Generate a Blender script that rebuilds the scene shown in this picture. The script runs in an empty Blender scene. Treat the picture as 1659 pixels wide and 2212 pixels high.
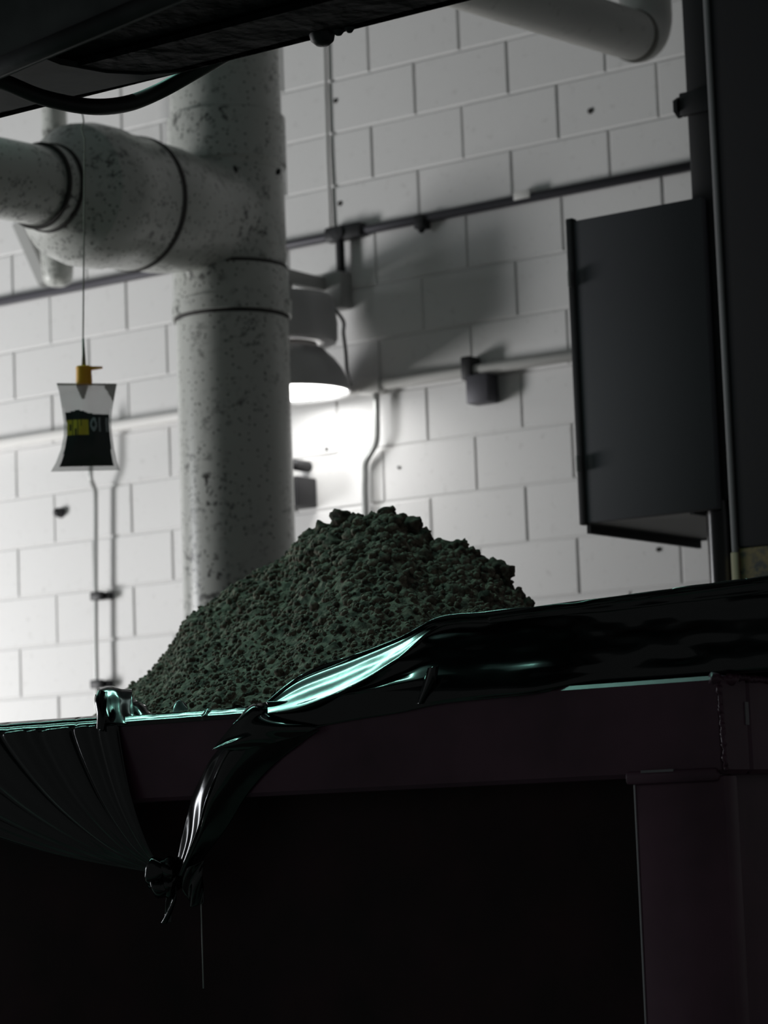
import bpy, bmesh, math, random
from mathutils import Vector, Matrix, noise
from math import sin, cos, pi, radians, sqrt

# ------------------------------------------------------------------ camera, world, lights, exposure
SC = bpy.context.scene
COL = SC.collection
W, H, F = 1659.0, 2212.0, 5766.17
CAM = Vector((5.3891, -7.9625, 1.6346))
YAW, PITCH, ROLL = 0.612849, 0.120197, -0.0370373
fwd = Vector((-sin(YAW) * cos(PITCH), cos(YAW) * cos(PITCH), sin(PITCH)))
rt = Vector((cos(YAW), sin(YAW), 0))
up = rt.cross(fwd)
R2 = rt * cos(ROLL) + up * sin(ROLL)
U2 = up * cos(ROLL) - rt * sin(ROLL)
cd = bpy.data.cameras.new('camera')
cam = bpy.data.objects.new('camera', cd)
COL.objects.link(cam)
m = Matrix((R2, U2, -fwd)).transposed().to_4x4()
m.translation = CAM
cam.matrix_world = m
cd.sensor_fit = 'VERTICAL'
cd.sensor_height = 24.0
cd.lens = 24.0 * F / H
cd.clip_start = 0.05
cd.clip_end = 100
cd.dof.use_dof = True
cd.dof.focus_distance = 5.2
cd.dof.aperture_fstop = 3.6
SC.camera = cam

SC.view_settings.view_transform = 'Standard'
SC.view_settings.look = 'None'
SC.view_settings.gamma = 1.0
SC.view_settings.exposure = 0.0
SC.view_settings.use_curve_mapping = False

world = bpy.data.worlds.new('hall_ambient')
SC.world = world
world.use_nodes = True
wn = world.node_tree.nodes['Background']
wn.inputs[0].default_value = (0.92, 1.0, 1.0, 1)
wn.inputs[1].default_value = 0.068


def area(name, loc, target, sx, sy, power, col, spread=180):
    l = bpy.data.lights.new(name, 'AREA')
    l.shape = 'RECTANGLE'
    l.size, l.size_y = sx, sy
    l.energy = power
    l.color = col
    l.spread = radians(spread)
    o = bpy.data.objects.new(name, l)
    COL.objects.link(o)
    o.location = loc
    o.rotation_euler = (Vector(target) - Vector(loc)).to_track_quat('-Z', 'Y').to_euler()
    return o


# daylight through a doorway low on the left, beyond the frame
area('doorway_daylight', (-4.6, -2.9, 1.8), (-1.5, 0.0, 2.2), 1.0, 1.8, 178, (1.0, 0.99, 0.98))
# added unseen area light farther left, for highlights on the liner and posts
area('added_side_glint', (-6.2, -4.3, 2.45), (2.0, -3.9, 2.0), 0.9, 2.3, 80, (0.92, 0.95, 1.0))
# greenish row of ceiling tubes above the container
area('ceiling_tubes', (-2.4, -3.45, 6.2), (-2.4, -8.45, 3.2), 5.6, 0.26, 290, (0.42, 1.0, 0.84))
area('ceiling_tube_right', (1.6, -3.45, 6.2), (1.6, -8.45, 3.2), 1.6, 0.12, 4, (0.75, 1.0, 0.95))

# ------------------------------------------------------------------ helpers
rnd = random.Random(7)


def at(x, y, Y):
    """point of the plane Y = const seen at a pixel of the photograph"""
    d = fwd + R2 * ((x - W / 2) / F) - U2 * ((y - H / 2) / F)
    t = (Y - CAM.y) / d.y
    return CAM + d * t


def tag(o, label=None, cat=None, group=None, kind=None):
    if label: o['label'] = label
    if cat: o['category'] = cat
    if group: o['group'] = group
    if kind: o['kind'] = kind
    return o


class MB:
    def __init__(s):
        s.v, s.f, s.mi = [], [], []

    def add(s, vs, fs, mi=0):
        b = len(s.v)
        s.v += [tuple(v) for v in vs]
        s.f += [tuple(i + b for i in f) for f in fs]
        s.mi += [mi] * len(fs)
        return s

    def box(s, lo, hi, mi=0, bev=0.0, seg=2):
        (x0, y0, z0), (x1, y1, z1) = lo, hi
        if bev <= 0:
            vs = [(x, y, z) for x in (x0, x1) for y in (y0, y1) for z in (z0, z1)]
            fs = [(0, 1, 3, 2), (4, 6, 7, 5), (0, 4, 5, 1), (2, 3, 7, 6), (0, 2, 6, 4), (1, 5, 7, 3)]
            return s.add(vs, fs, mi)
        bm = bmesh.new()
        bmesh.ops.create_cube(bm, size=1)
        for v in bm.verts:
            v.co = Vector(((x0 + x1) / 2 + v.co.x * (x1 - x0), (y0 + y1) / 2 + v.co.y * (y1 - y0), (z0 + z1) / 2 + v.co.z * (z1 - z0)))
        bmesh.ops.bevel(bm, geom=bm.edges[:], offset=bev, segments=seg, profile=0.5, affect='EDGES')
        return s.bm(bm, mi)

    def bm(s, bm, mi=0):
        bm.verts.index_update()
        s.add([v.co.copy() for v in bm.verts], [[v.index for v in f.verts] for f in bm.faces], mi)
        bm.free()
        return s

    def tube(s, path, r, n=16, mi=0, cap=True):
        path = [Vector(p) for p in path]
        rs = r if isinstance(r, (list, tuple)) else [r] * len(path)
        rings, ref = [], None
        for i, p in enumerate(path):
            a = path[max(i - 1, 0)]
            b = path[min(i + 1, len(path) - 1)]
            t = (b - a).normalized()
            if ref is None:
                ref = Vector((0, 0, 1)) if abs(t.z) < 0.9 else Vector((1, 0, 0))
            x = (ref - t * ref.dot(t)).normalized()
            ref = x
            y = t.cross(x)
            rings.append([p + (x * cos(2 * pi * k / n) + y * sin(2 * pi * k / n)) * rs[i] for k in range(n)])
        vs = [v for rg in rings for v in rg]
        fs = []
        for i in range(len(path) - 1):
            for k in range(n):
                k2 = (k + 1) % n
                fs.append((i * n + k, i * n + k2, (i + 1) * n + k2, (i + 1) * n + k))
        if cap:
            fs.append(tuple(range(n - 1, -1, -1)))
            fs.append(tuple((len(path) - 1) * n + k for k in range(n)))
        return s.add(vs, fs, mi)

    def lathe(s, origin, axis, prof, n=48, mi=0):
        """prof: list of (distance along axis, radius)"""
        o, a = Vector(origin), Vector(axis).normalized()
        ref = Vector((0, 0, 1)) if abs(a.z) < 0.9 else Vector((1, 0, 0))
        x = (ref - a * ref.dot(a)).normalized()
        y = a.cross(x)
        vs = [o + a * d + (x * cos(2 * pi * k / n) + y * sin(2 * pi * k / n)) * r for d, r in prof for k in range(n)]
        fs = [(i * n + k, i * n + (k + 1) % n, (i + 1) * n + (k + 1) % n, (i + 1) * n + k) for i in range(len(prof) - 1) for k in range(n)]
        return s.add(vs, fs, mi)

    def build(s, name, mats, parent=None, smooth=0):
        me = bpy.data.meshes.new(name)
        me.from_pydata(s.v, [], s.f)
        for mm in (mats if isinstance(mats, (list, tuple)) else [mats]):
            me.materials.append(mm)
        me.polygons.foreach_set('material_index', s.mi)
        if smooth:
            me.polygons.foreach_set('use_smooth', [True] * len(s.f))
        me.validate()
        me.update()
        o = bpy.data.objects.new(name, me)
        COL.objects.link(o)
        bm = bmesh.new()
        bm.from_mesh(me)
        bmesh.ops.recalc_face_normals(bm, faces=bm.faces[:])
        bm.to_mesh(me)
        bm.free()
        if smooth and smooth != 1:
            me.set_sharp_from_angle(angle=radians(smooth))
        if parent:
            o.parent = parent
            o.matrix_parent_inverse = Matrix.Translation(-parent.location)
        return o


def empty(name, loc, label, cat, group=None):
    o = bpy.data.objects.new(name, None)
    COL.objects.link(o)
    o.location = loc
    o.empty_display_size = 0.05
    return tag(o, label, cat, group)


def mat(name, col, rough=0.5, metal=0.0, spec=0.5, emit=None, es=0.0):
    ma = bpy.data.materials.new(name)
    ma.use_nodes = True
    b = ma.node_tree.nodes['Principled BSDF']
    b.inputs['Base Color'].default_value = (*col, 1)
    b.inputs['Roughness'].default_value = rough
    b.inputs['Metallic'].default_value = metal
    b.inputs['Specular IOR Level'].default_value = spec
    if emit:
        b.inputs['Emission Color'].default_value = (*emit, 1)
        b.inputs['Emission Strength'].default_value = es
    return ma


def nodes(ma):
    t = ma.node_tree
    return t, t.nodes, t.links, t.nodes['Principled BSDF']


def bump(ma, scale, strength, dist=0.002, detail=4):
    t, n, l, b = nodes(ma)
    tc = n.new('ShaderNodeTexCoord')
    nz = n.new('ShaderNodeTexNoise')
    nz.inputs['Scale'].default_value = scale
    nz.inputs['Detail'].default_value = detail
    bp = n.new('ShaderNodeBump')
    bp.inputs['Strength'].default_value = strength
    bp.inputs['Distance'].default_value = dist
    l.new(tc.outputs['Object'], nz.inputs['Vector'])
    l.new(nz.outputs['Fac'], bp.inputs['Height'])
    l.new(bp.outputs['Normal'], b.inputs['Normal'])
    return ma


def spots(ma, base, spot, scale, lo, hi, scale2=None):
    """irregular dirt: base colour with darker blotches"""
    t, n, l, b = nodes(ma)
    tc = n.new('ShaderNodeTexCoord')
    g = n.new('ShaderNodeNewGeometry')
    nz = n.new('ShaderNodeTexNoise')
    nz.inputs['Scale'].default_value = scale
    nz.inputs['Detail'].default_value = 3
    nz.inputs['Roughness'].default_value = 0.6
    cr = n.new('ShaderNodeValToRGB')
    cr.color_ramp.elements[0].position = lo
    cr.color_ramp.elements[1].position = hi
    l.new(g.outputs['Position'], nz.inputs['Vector'])
    l.new(nz.outputs['Fac'], cr.inputs['Fac'])
    fac = cr.outputs['Color']
    if scale2:
        n2 = n.new('ShaderNodeTexNoise')
        n2.inputs['Scale'].default_value = scale2
        n2.inputs['Detail'].default_value = 2
        c2 = n.new('ShaderNodeValToRGB')
        c2.color_ramp.elements[0].position = 0.42
        c2.color_ramp.elements[1].position = 0.7
        mu = n.new('ShaderNodeMath')
        mu.operation = 'MULTIPLY'
        l.new(g.outputs['Position'], n2.inputs['Vector'])
        l.new(n2.outputs['Fac'], c2.inputs['Fac'])
        l.new(fac, mu.inputs[0])
        l.new(c2.outputs['Color'], mu.inputs[1])
        fac = mu.outputs[0]
    mx = n.new('ShaderNodeMix')
    mx.data_type = 'RGBA'
    mx.inputs[6].default_value = (*base, 1)
    mx.inputs[7].default_value = (*spot, 1)
    l.new(fac, mx.inputs[0])
    l.new(mx.outputs[2], b.inputs['Base Color'])
    return ma


M = {}
M['block'] = bump(spots(mat('painted_block', (.75, .75, .74), 0.55, spec=.3), (.76, .755, .75), (.60, .59, .58), 26, .60, .82), 160, .25, .003)
M['mortar'] = mat('painted_mortar', (.70, .695, .69), 0.7)
M['concrete'] = bump(spots(mat('floor_concrete', (.2, .2, .2), .8), (.22, .21, .2), (.12, .12, .11), 3, .4, .7), 60, .3)
M['pvc'] = bump(spots(mat('dirty_pvc', (.5, .5, .49), .29), (.54, .55, .52), (.05, .05, .047), 40, .535, .61, 8), 20, .05)
t, n, l, b = nodes(M['pvc'])
src = b.inputs['Base Color'].links[0].from_socket
g_ = n.new('ShaderNodeNewGeometry')
vo = n.new('ShaderNodeTexVoronoi')
vo.inputs['Scale'].default_value = 62
cr_ = n.new('ShaderNodeValToRGB')
cr_.color_ramp.elements[0].position, cr_.color_ramp.elements[1].position = .17, .30
cr_.color_ramp.elements[0].color, cr_.color_ramp.elements[1].color = (1, 1, 1, 1), (0, 0, 0, 1)
sep = n.new('ShaderNodeSeparateColor')
gt = n.new('ShaderNodeMath')
gt.operation = 'GREATER_THAN'
gt.inputs[1].default_value = .52
mu_ = n.new('ShaderNodeMath')
mu_.operation = 'MULTIPLY'
mx_ = n.new('ShaderNodeMix')
mx_.data_type = 'RGBA'
mx_.inputs[7].default_value = (.07, .068, .06, 1)
l.new(g_.outputs['Position'], vo.inputs['Vector'])
l.new(vo.outputs['Distance'], cr_.inputs['Fac'])
l.new(vo.outputs['Color'], sep.inputs[0])
l.new(sep.outputs[0], gt.inputs[0])
l.new(cr_.outputs['Color'], mu_.inputs[0])
l.new(gt.outputs[0], mu_.inputs[1])
l.new(mu_.outputs[0], mx_.inputs[0])
l.new(src, mx_.inputs[6])
l.new(mx_.outputs[2], b.inputs['Base Color'])
M['pvc2'] = spots(mat('pale_pvc', (.5, .5, .49), .45), (.82, .80, .77), (.55, .53, .50), 20, .60, .8)
M['seam'] = mat('grimy_joint', (.035, .032, .03), .8)
M['dark_pipe'] = mat('dark_conduit', (.07, .068, .08), .5, .3)
M['white_pipe'] = mat('white_conduit', (.72, .71, .69), .4)
M['grey_conduit'] = mat('steel_conduit', (.38, .39, .38), .35, .6)
M['black_iron'] = mat('black_iron', (.018, .018, .02), .5, .2)
M['gloss_black'] = mat('gloss_black_paint', (.008, .008, .009), .24)
M['bracket'] = mat('bracket_grey', (.42, .42, .41), .5)
M['lamp_grey'] = mat('lamp_shade_grey', (.36, .36, .36), .45, .2)
M['lens'] = mat('lamp_lens', (1, 1, 1), .3, emit=(1.0, 0.99, 0.97), es=9.0)
M['string'] = mat('string', (.25, .23, .2), .8)
M['beam'] = bump(spots(mat('machine_steel', (.06, .06, .065), .7), (.045, .045, .048), (.022, .022, .024), 6, .4, .65), 40, .2)
M['plate'] = bump(spots(mat('machine_plate', (.1, .1, .1), .7), (.13, .13, .135), (.07, .07, .073), 6, .4, .65), 40, .2)
M['belt'] = bump(mat('machine_underside', (.005, .005, .0055), .85, spec=.2), 14, .8, .02)
M['hose'] = mat('rubber_hose', (.012, .012, .013), .5)
M['cab'] = bump(mat('cabinet_grey', (.075, .077, .086), .65, spec=.3), 90, .1)
M['cab_in'] = mat('cabinet_underside', (.22, .22, .22), .6)
M['column'] = bump(mat('column_grey', (.024, .0245, .027), .7, spec=.1), 60, .15)
M['trim'] = mat('lit_edge', (.30, .30, .31), .5)  # worn column trim; its lit flange edge is put into the pale grey
M['trim_y'] = mat('worn_edge_cream', (.62, .54, .36), .6)
M['yellow'] = spots(mat('yellow_paint', (.3, .2, .05), .6), (.16, .11, .03), (.02, .018, .015), 30, .42, .6)
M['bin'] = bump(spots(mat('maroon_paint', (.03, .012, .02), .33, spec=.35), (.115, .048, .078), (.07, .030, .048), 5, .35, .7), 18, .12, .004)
M['bin_panel'] = bump(spots(mat('shaded_maroon', (.03, .012, .02), .55, spec=.2), (.038, .014, .018), (.018, .009, .010), 5, .35, .7), 18, .12, .004)  # shade of the recessed panel put into a darker copy of the maroon
M['plastic'] = bump(mat('black_plastic_film', (.0022, .0021, .0024), .13, spec=.6), 9, .05, .01)
M['sludge'] = bump(spots(mat('sludge', (.05, .06, .05), .9, spec=.2), (.28, .225, .18), (.07, .058, .047), 45, .38, .62), 130, .6, .006)
M['cap'] = mat('amber_cap', (1.0, .45, .02), .4)
M['film'] = mat('clear_film', (.62, .6, .6), .25)
M['lab_k'] = mat('label_black', (.03, .036, .036), .3)
M['lab_g'] = mat('label_grey', (.62, .60, .60), .4)
M['lab_d'] = mat('label_brown', (.20, .18, .15), .4)
M['lab_y'] = mat('label_yellow', (.75, .58, .05), .4)
M['lab_w'] = mat('label_dim_white', (.38, .39, .42), .4)
M['scuff_glint'] = mat('scuff_and_glint', (.22, .20, .22), .5)  # bare paint chip, and the painted highlight on the cap plate
M['post_glint'] = mat('painted_post_glint', (.62, .58, .62), .5)  # pale colour painted for the highlight on the post's left edge
t, n, l, b = nodes(M['film'])
b.inputs['Alpha'].default_value = 0.40
M['lab_g'].node_tree.nodes['Principled BSDF'].inputs['Alpha'].default_value = 0.55
M['lab_d'].node_tree.nodes['Principled BSDF'].inputs['Alpha'].default_value = 0.92

# ------------------------------------------------------------------ setting: floor and block wall
fl = tag(MB().box((-7, -11, -.15), (8, 0.2, 0)).build('floor', M['concrete']), kind='structure')
wall = tag(MB().box((-7, 0.006, 0), (8, 0.2, 6.6)).build('wall_back', M['mortar']), kind='structure')
tag(MB().box((-7, -11, 6.6), (8, 0.2, 6.75)).build('ceiling', M['plate']), kind='structure')
U = 0.2032
bmb = MB()
hx, hz, bv = 0.4064 / 2 - .003, 0.2032 / 2 - .003, .0045
fr = [(-hx + bv, 0, -hz + bv), (hx - bv, 0, -hz + bv), (hx - bv, 0, hz - bv), (-hx + bv, 0, hz - bv)]
md = [(-hx, .005, -hz), (hx, .005, -hz), (hx, .005, hz), (-hx, .005, hz)]
bk = [(a, .03, c) for a, _, c in md]
bmb.add(fr + md + bk, [(0, 1, 2, 3)] + [(i, 4 + i, 4 + (i + 1) % 4, (i + 1) % 4) for i in range(4)] + [(4 + i, 8 + i, 8 + (i + 1) % 4, 4 + (i + 1) % 4) for i in range(4)])
block0 = bmb.build('concrete_block', M['block'], wall)
first = True
rest = MB()
for k in range(32):                      # courses upward; course 0 stands on the floor
    zc = (k + .5) * U
    band = 21 - k                        # band index below the reference bed joint at z = 22 U
    off = 0.0 if band % 2 == 0 else 1.0  # even bands have joints on even half-blocks
    for j in range(-18, 20):
        xc = (2 * j + 1 + off) * U
        yj = rnd.uniform(-.0012, .0012)
        if -2.85 < xc < 2.45 and 9 <= k <= 23:
            if first:
                o, first = block0, False
            else:
                o = block0.copy()
                COL.objects.link(o)
                o.parent = wall
            o.location = (xc, yj, zc)
            o.rotation_euler = (rnd.uniform(-.004, .004), 0, rnd.uniform(-.003, .003))
        elif -6.8 < xc < 7.7:
            rest.add([(x + xc, y + yj, z + zc) for x, y, z in bmb.v], bmb.f)
tag(rest.build('block_masonry', M['block'], wall), kind='stuff')

# drilled anchors and holes in the wall
for (x, y, r) in [(725, 218, .010), (735, 440, .011), (706, 970, .008), (1275, 240, .011), (862, 1010, .006), (1422, 1187, .008)]:
    p = at(x, y, 0)
    MB().lathe((p.x, .002, p.z), (0, -1, 0), [(0, r), (.006, r * .9), (.008, r * .5), (.008, .0005)], 10).build('anchor_plug', M['seam'], wall, 30)
p = at(125, 1107, -.02)
o = MB().lathe((p.x, 0, p.z), (0, -1, 0), [(0, .022), (.01, .02), (.03, .017), (.036, .01), (.037, .001)], 14).build('knob', M['black_iron'], wall, 40)

# ------------------------------------------------------------------ conduits on the wall
def conduit(name, label, pts, r, m_, clamps=(), cat='conduit'):
    root = empty(name, pts[0], label, cat)
    MB().tube(pts, r, 14).build('pipe', m_, root, 1)
    return root


def smooth(pts, n=8):
    P = [Vector(p) for p in pts]
    out = []
    for i in range(len(P) - 1):
        a, b_, c, d = P[max(i - 1, 0)], P[i], P[i + 1], P[min(i + 2, len(P) - 1)]
        for k in range(n):
            t_ = k / n
            out.append(.5 * ((2 * b_) + (c - a) * t_ + (2 * a - 5 * b_ + 4 * c - d) * t_ ** 2 + (3 * b_ - a - 3 * c + d) * t_ ** 3))
    out.append(P[-1])
    return out


# upper dark conduit
ZU = 3.868
up_c = conduit('wall_conduit', 'dark grey horizontal conduit high on the block wall', [(-3.2, -.022, ZU), (2.4, -.022, ZU)], .0165, M['dark_pipe'])
p = at(1130, 428, -.03)
MB().box((p.x - .035, -.042, ZU - .004), (p.x + .035, 0, ZU + .026), bev=.004).build('strap', M['white_pipe'], up_c, 30)['label'] = 'white painted strap'
p = at(910, 488, -.03)
MB().box((p.x - .022, -.05, ZU - .04), (p.x + .022, 0, ZU + .012), bev=.006).lathe((p.x, -.03, ZU - .045), (0, 0, -1), [(-.01, .014), (.004, .012), (.01, .006), (.011, .001)], 10).build('clip', M['black_iron'], up_c, 30)
p = at(745, 512, -.03)
JX = p.x
MB().box((p.x - .085, -.05, ZU - .026), (p.x + .085, 0, ZU + .032), bev=.012).lathe((p.x - .02, -.045, ZU), (0, -1, 0), [(0, .03), (.012, .028), (.014, .001)], 14).build('junction_body', M['black_iron'], up_c, 30)
q = at(735, 545, -.035)
MB().tube([(q.x, -.035, ZU - .01), (q.x, -.035, ZU - .20)], .017, 12).build('drop_pipe', M['black_iron'], up_c, 30)

# lower white conduit
ZL = 3.275
lo_c = conduit('wall_conduit', 'white painted horizontal conduit running behind the tall pipe below the lamp', [(-3.2, -.035, ZL), (2.4, -.035, ZL)], .021, M['white_pipe'])
p = at(1012, 800, -.05)
MB().box((p.x - .022, -.07, ZL - .035), (p.x + .022, 0, ZL + .05), bev=.006).build('strap', M['black_iron'], lo_c, 30)
MB().box((p.x + .0, -.075, ZL - .125), (p.x + .095, -.002, ZL - .022), bev=.006).build('outlet_box', M['dark_pipe'], lo_c, 30)
for xx in (815,):
    q = at(xx, 848, -.03)
    MB().box((q.x - .06, -.066, ZL - .03), (q.x + .03, 0, ZL + .025), bev=.008).build('tee_fitting', M['white_pipe'], lo_c, 30)

# drop conduit right of the pipe
cp = [at(813, 850, -.04), at(814, 925, -.04), at(813, 952, -.04), at(807, 968, -.035), at(795, 988, -.025), at(789, 1004, -.022), at(789, 1030, -.022), at(790, 1115, -.022)]
cp.append(Vector((cp[-1].x, -.022, 2.0)))
conduit('drop_conduit', 'slim steel conduit with an offset bend dropping from the white pipe below the lamp', smooth(cp, 4), .0125, M['grey_conduit'])

# drop conduit under the fly trap
cp = [at(196, 900, -.085), at(196, 1012, -.085), at(197, 1035, -.08), at(203, 1050, -.062), at(206, 1062, -.05), at(207, 1080, -.048), at(207, 1285, -.048), at(209, 1480, -.048)]
cp.append(Vector((cp[-1].x, -.048, 1.4)))
dc = conduit('drop_conduit', 'thin grey vertical conduit on the left wall below the hanging bag', smooth(cp, 4), .0085, M['grey_conduit'])
for yy in (1288, 1478):
    q = at(207, yy, -.048)
    MB().box((q.x - .02, -.062, q.z - .017), (q.x + .035, -.03, q.z + .017), bev=.005).box((q.x + .0, -.04, q.z - .013), (q.x + .05, 0, q.z + .013)).build('clamp', M['black_iron'], dc, 30)

# thin wire running up the wall to the junction
pts = [at(695, 60, -.012), at(700, 160, -.012), at(707, 300, -.012), at(714, 440, -.012), at(719, 500, -.012)]
xw = sum(p.x for p in pts) / 5
o = MB().tube([(xw, -.009, 5.4), (xw + .002, -.010, 4.6), (xw - .002, -.010, 4.2), (xw, -.012, ZU + .02)], .0055, 8).build('wall_cable', M['bracket'], None, 1)
tag(o, 'thin grey cable running straight up the block wall to the dark junction', 'cable')

# small box and knob peeping past the tall pipe
p = at(637, 1060, -.12)
root = empty('switch_box', (p.x, 0, p.z), 'dark switch box on the wall peeping out behind the tall pipe', 'box')
MB().box((p.x - .10, -.12, p.z - .055), (p.x + .014, 0, p.z + .055), bev=.006).build('housing', M['black_iron'], root, 30)
q = at(630, 1003, -.1)
MB().lathe((q.x, 0, q.z), (0, -1, 0), [(0, .022), (.09, .022), (.1, .014), (.101, .001)], 12).build('knob', M['black_iron'], root, 30)

# ------------------------------------------------------------------ high-bay lamp on its wall bracket
LC = at(622, 853, -.30)
R = .226
lamp = empty('wall_lamp', (LC.x, LC.y, LC.z), 'lit grey dome lamp on a wall bracket, half hidden behind the tall pipe', 'lamp')
zt = LC.z
shade = MB()
shade.lathe(LC, (0, 0, 1), [(0.0, R), (.004, R + .006), (.012, R + .004), (.05, R * .97), (.09, R * .89), (.125, R * .78), (.15, R * .66), (.165, R * .60), (.166, R * .54), (.158, R * .54), (.14, R * .6), (.1, R * .8), (.05, R * .92), (.012, R * .97), (0.0, R)], 64)
shade.build('lamp_shade', M['lamp_grey'], lamp, 40)
MB().lathe(LC + Vector((0, 0, .012)), (0, 0, 1), [(0, .001), (0, R * .955), (.004, R * .955), (.004, .001)], 48).build('lens', M['lens'], lamp)['label'] = 'glowing white lens'
MB().lathe(LC, (0, 0, 1), [(.155, .05), (.155, R * .5), (.195, R * .5), (.195, .05)], 40).build('neck', M['seam'], lamp, 30)
MB().lathe(LC, (0, 0, 1), [(.187, .02), (.187, R * .80), (.20, R * .835), (.26, R * .84), (.335, R * .80), (.36, R * .74), (.372, R * .5), (.374, .01)], 48).build('ballast_housing', M['lamp_grey'], lamp, 40)
# bracket arm from the wall and yoke above the housing
ztop = LC.z + .405
MB().box((LC.x - .02, -.36, ztop + .012), (LC.x + .02, -.06, ztop + .062), bev=.004).box((LC.x - .016, -.34, LC.z + .36), (LC.x + .016, -.27, ztop + .02), bev=.003).build('bracket_arm', M['bracket'], lamp, 30)
MB().box((LC.x - .075, -.075, ztop - .06), (LC.x + .09, 0, ztop + .08), bev=.01).build('wall_plate', M['bracket'], lamp, 30)
cc = [at(740, 690, -.15), at(742, 720, -.18), at(747, 760, -.2), at(750, 800, -.17), at(757, 830, -.06)]
MB().tube(smooth([(LC.x + .05, -.12, ztop - .03)] + cc), .0065, 8).build('power_cord', M['hose'], lamp, 1)

# ------------------------------------------------------------------ big white duct with a tee branch
A = at(515, 1150, -1.0)
A = Vector((A.x, -1.0, 0))


def zpix(x, y, Y=-1.0):
    return at(x, y, Y).z


RP = .190
duct = empty('ventilation_pipe', (A.x, A.y, 0), 'tall dirty white plastic pipe with a large branch turning to the left', 'pipe')
zc1 = zpix(490, 588)     # top of lower coupling
zc2 = zpix(490, 690)
zu1 = zpix(470, 262)
zu2 = zpix(470, 372)
MB().lathe((A.x, A.y, 0), (0, 0, 1), [(0, RP), (zc2 + .05, RP)], 72).build('riser', M['pvc'], duct, 40)
MB().lathe((A.x, A.y, 0), (0, 0, 1), [(zc2 - .001, RP * .99), (zc2, RP + .012), (zc2 + .05, RP + .014), (zc2 + .052, RP + .006), (zc1 - .01, RP + .006), (zc1, RP + .001)], 72).build('coupling', M['pvc'], duct, 30)
MB().lathe((A.x, A.y, 0), (0, 0, 1), [(zc2 - .012, RP + .001), (zc2 - .012, RP + .004), (zc2 - .001, RP + .004)], 72).lathe((A.x, A.y, 0), (0, 0, 1), [(zc1 - .004, RP + .0035), (zc1 + .007, RP + .0035), (zc1 + .007, RP - .01)], 72).build('joint_ring', M['seam'], duct, 30)
MB().lathe((A.x, A.y, 0), (0, 0, 1), [(zu2 - .02, RP + .001), (zu2, RP + .003), (zu2 + .004, RP + .012), (zu1 - .006, RP + .012), (zu1, RP), (6.4, RP)], 72).build('upper_riser', M['pvc'], duct, 30)
# branch along -Y
BZ = zpix(470, 486)
BD = (0, -1, -.045)
def ysolve(x, y):
    lo, hi = -4.5, -1.0
    for _ in range(50):
        mid = (lo + hi) / 2
        if at(x, y, mid).x > A.x: hi = mid
        else: lo = mid
    return (lo + hi) / 2
Y1 = -1.50
Y2 = Y1 - .36
BO = Vector((A.x, A.y, BZ))
rb = .218
hub = MB().lathe((A.x, A.y, 0), (0, 0, 1), [(zc1 - .012, .001), (zc1 - .012, RP + .003), (zu2 + .01, RP + .003), (zu2 + .01, .001)], 72)
hub.lathe(BO, BD, [(0, .001), (0, .185), (.2, .190), (.36, .212), (-Y1 - .985, .215), (-Y1 - .985, .001)], 72)
tee = hub.build('tee_body', M['pvc'], duct, 1)
rm = tee.modifiers.new('fuse', 'REMESH')
rm.mode = 'VOXEL'
rm.voxel_size = .012
rm.use_smooth_shade = True
sm_ = tee.modifiers.new('fillet', 'SMOOTH')
sm_.factor = .5
sm_.iterations = 40
MB().lathe(BO, BD, [(-Y1 - 1.012, .2), (-Y1 - 1.012, .2205), (-Y1 - .992, .2205), (-Y1 - .992, .2)], 72).build('joint_ring', M['seam'], duct, 30)
d1 = -Y1 - 1.0
MB().lathe(BO, BD, [(d1 - .003, .19), (d1 - .003, rb), (d1 + .12, rb), (d1 + .15, rb + .010), (d1 + .24, rb + .010), (d1 + .30, rb - .002), (d1 + .35, .155), (d1 + .39, .136)], 72).build('reducer', M['pvc'], duct, 30)
d2 = d1 + .39
MB().lathe(BO, BD, [(d2 - .002, .134), (d2 - .002, .1395), (d2 + .012, .1395), (d2 + .012, .134)], 72).lathe(BO, BD, [(d2 + .05, .125), (d2 + .05, .1355), (d2 + .062, .1355), (d2 + .062, .125)], 72).build('joint_ring', M['seam'], duct, 30)
MB().lathe(BO, BD, [(d2 - .01, .134), (d2 + .056, .134), (d2 + .056, .123), (d2 + .8, .123), (d2 + .8, .11), (d2 + .6, .11)], 72).build('branch_pipe', M['pvc'], duct, 30)
for (x, y, s_) in [(498, 365, .016), (548, 355, .011), (512, 448, .010), (436, 462, .006), (482, 540, .008), (500, 642, .014)]:
    # dried sludge splashes standing on the front of the tee
    p = at(x, y, -1.0 - RP * .82)
    dx = p.x - A.x
    yy = A.y - sqrt(max((RP + .002) ** 2 - dx * dx, .0004))
    bm = bmesh.new()
    bmesh.ops.create_icosphere(bm, subdivisions=2, radius=s_)
    for v in bm.verts:
        v.co *= 1 + .35 * noise.noise(v.co * 90 + Vector((x, y, 0)))
        v.co.y *= .35
        v.co += Vector((p.x, yy - .003, p.z))
    MB().bm(bm).build('sludge_splash', M['seam'], duct, 1)

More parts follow.
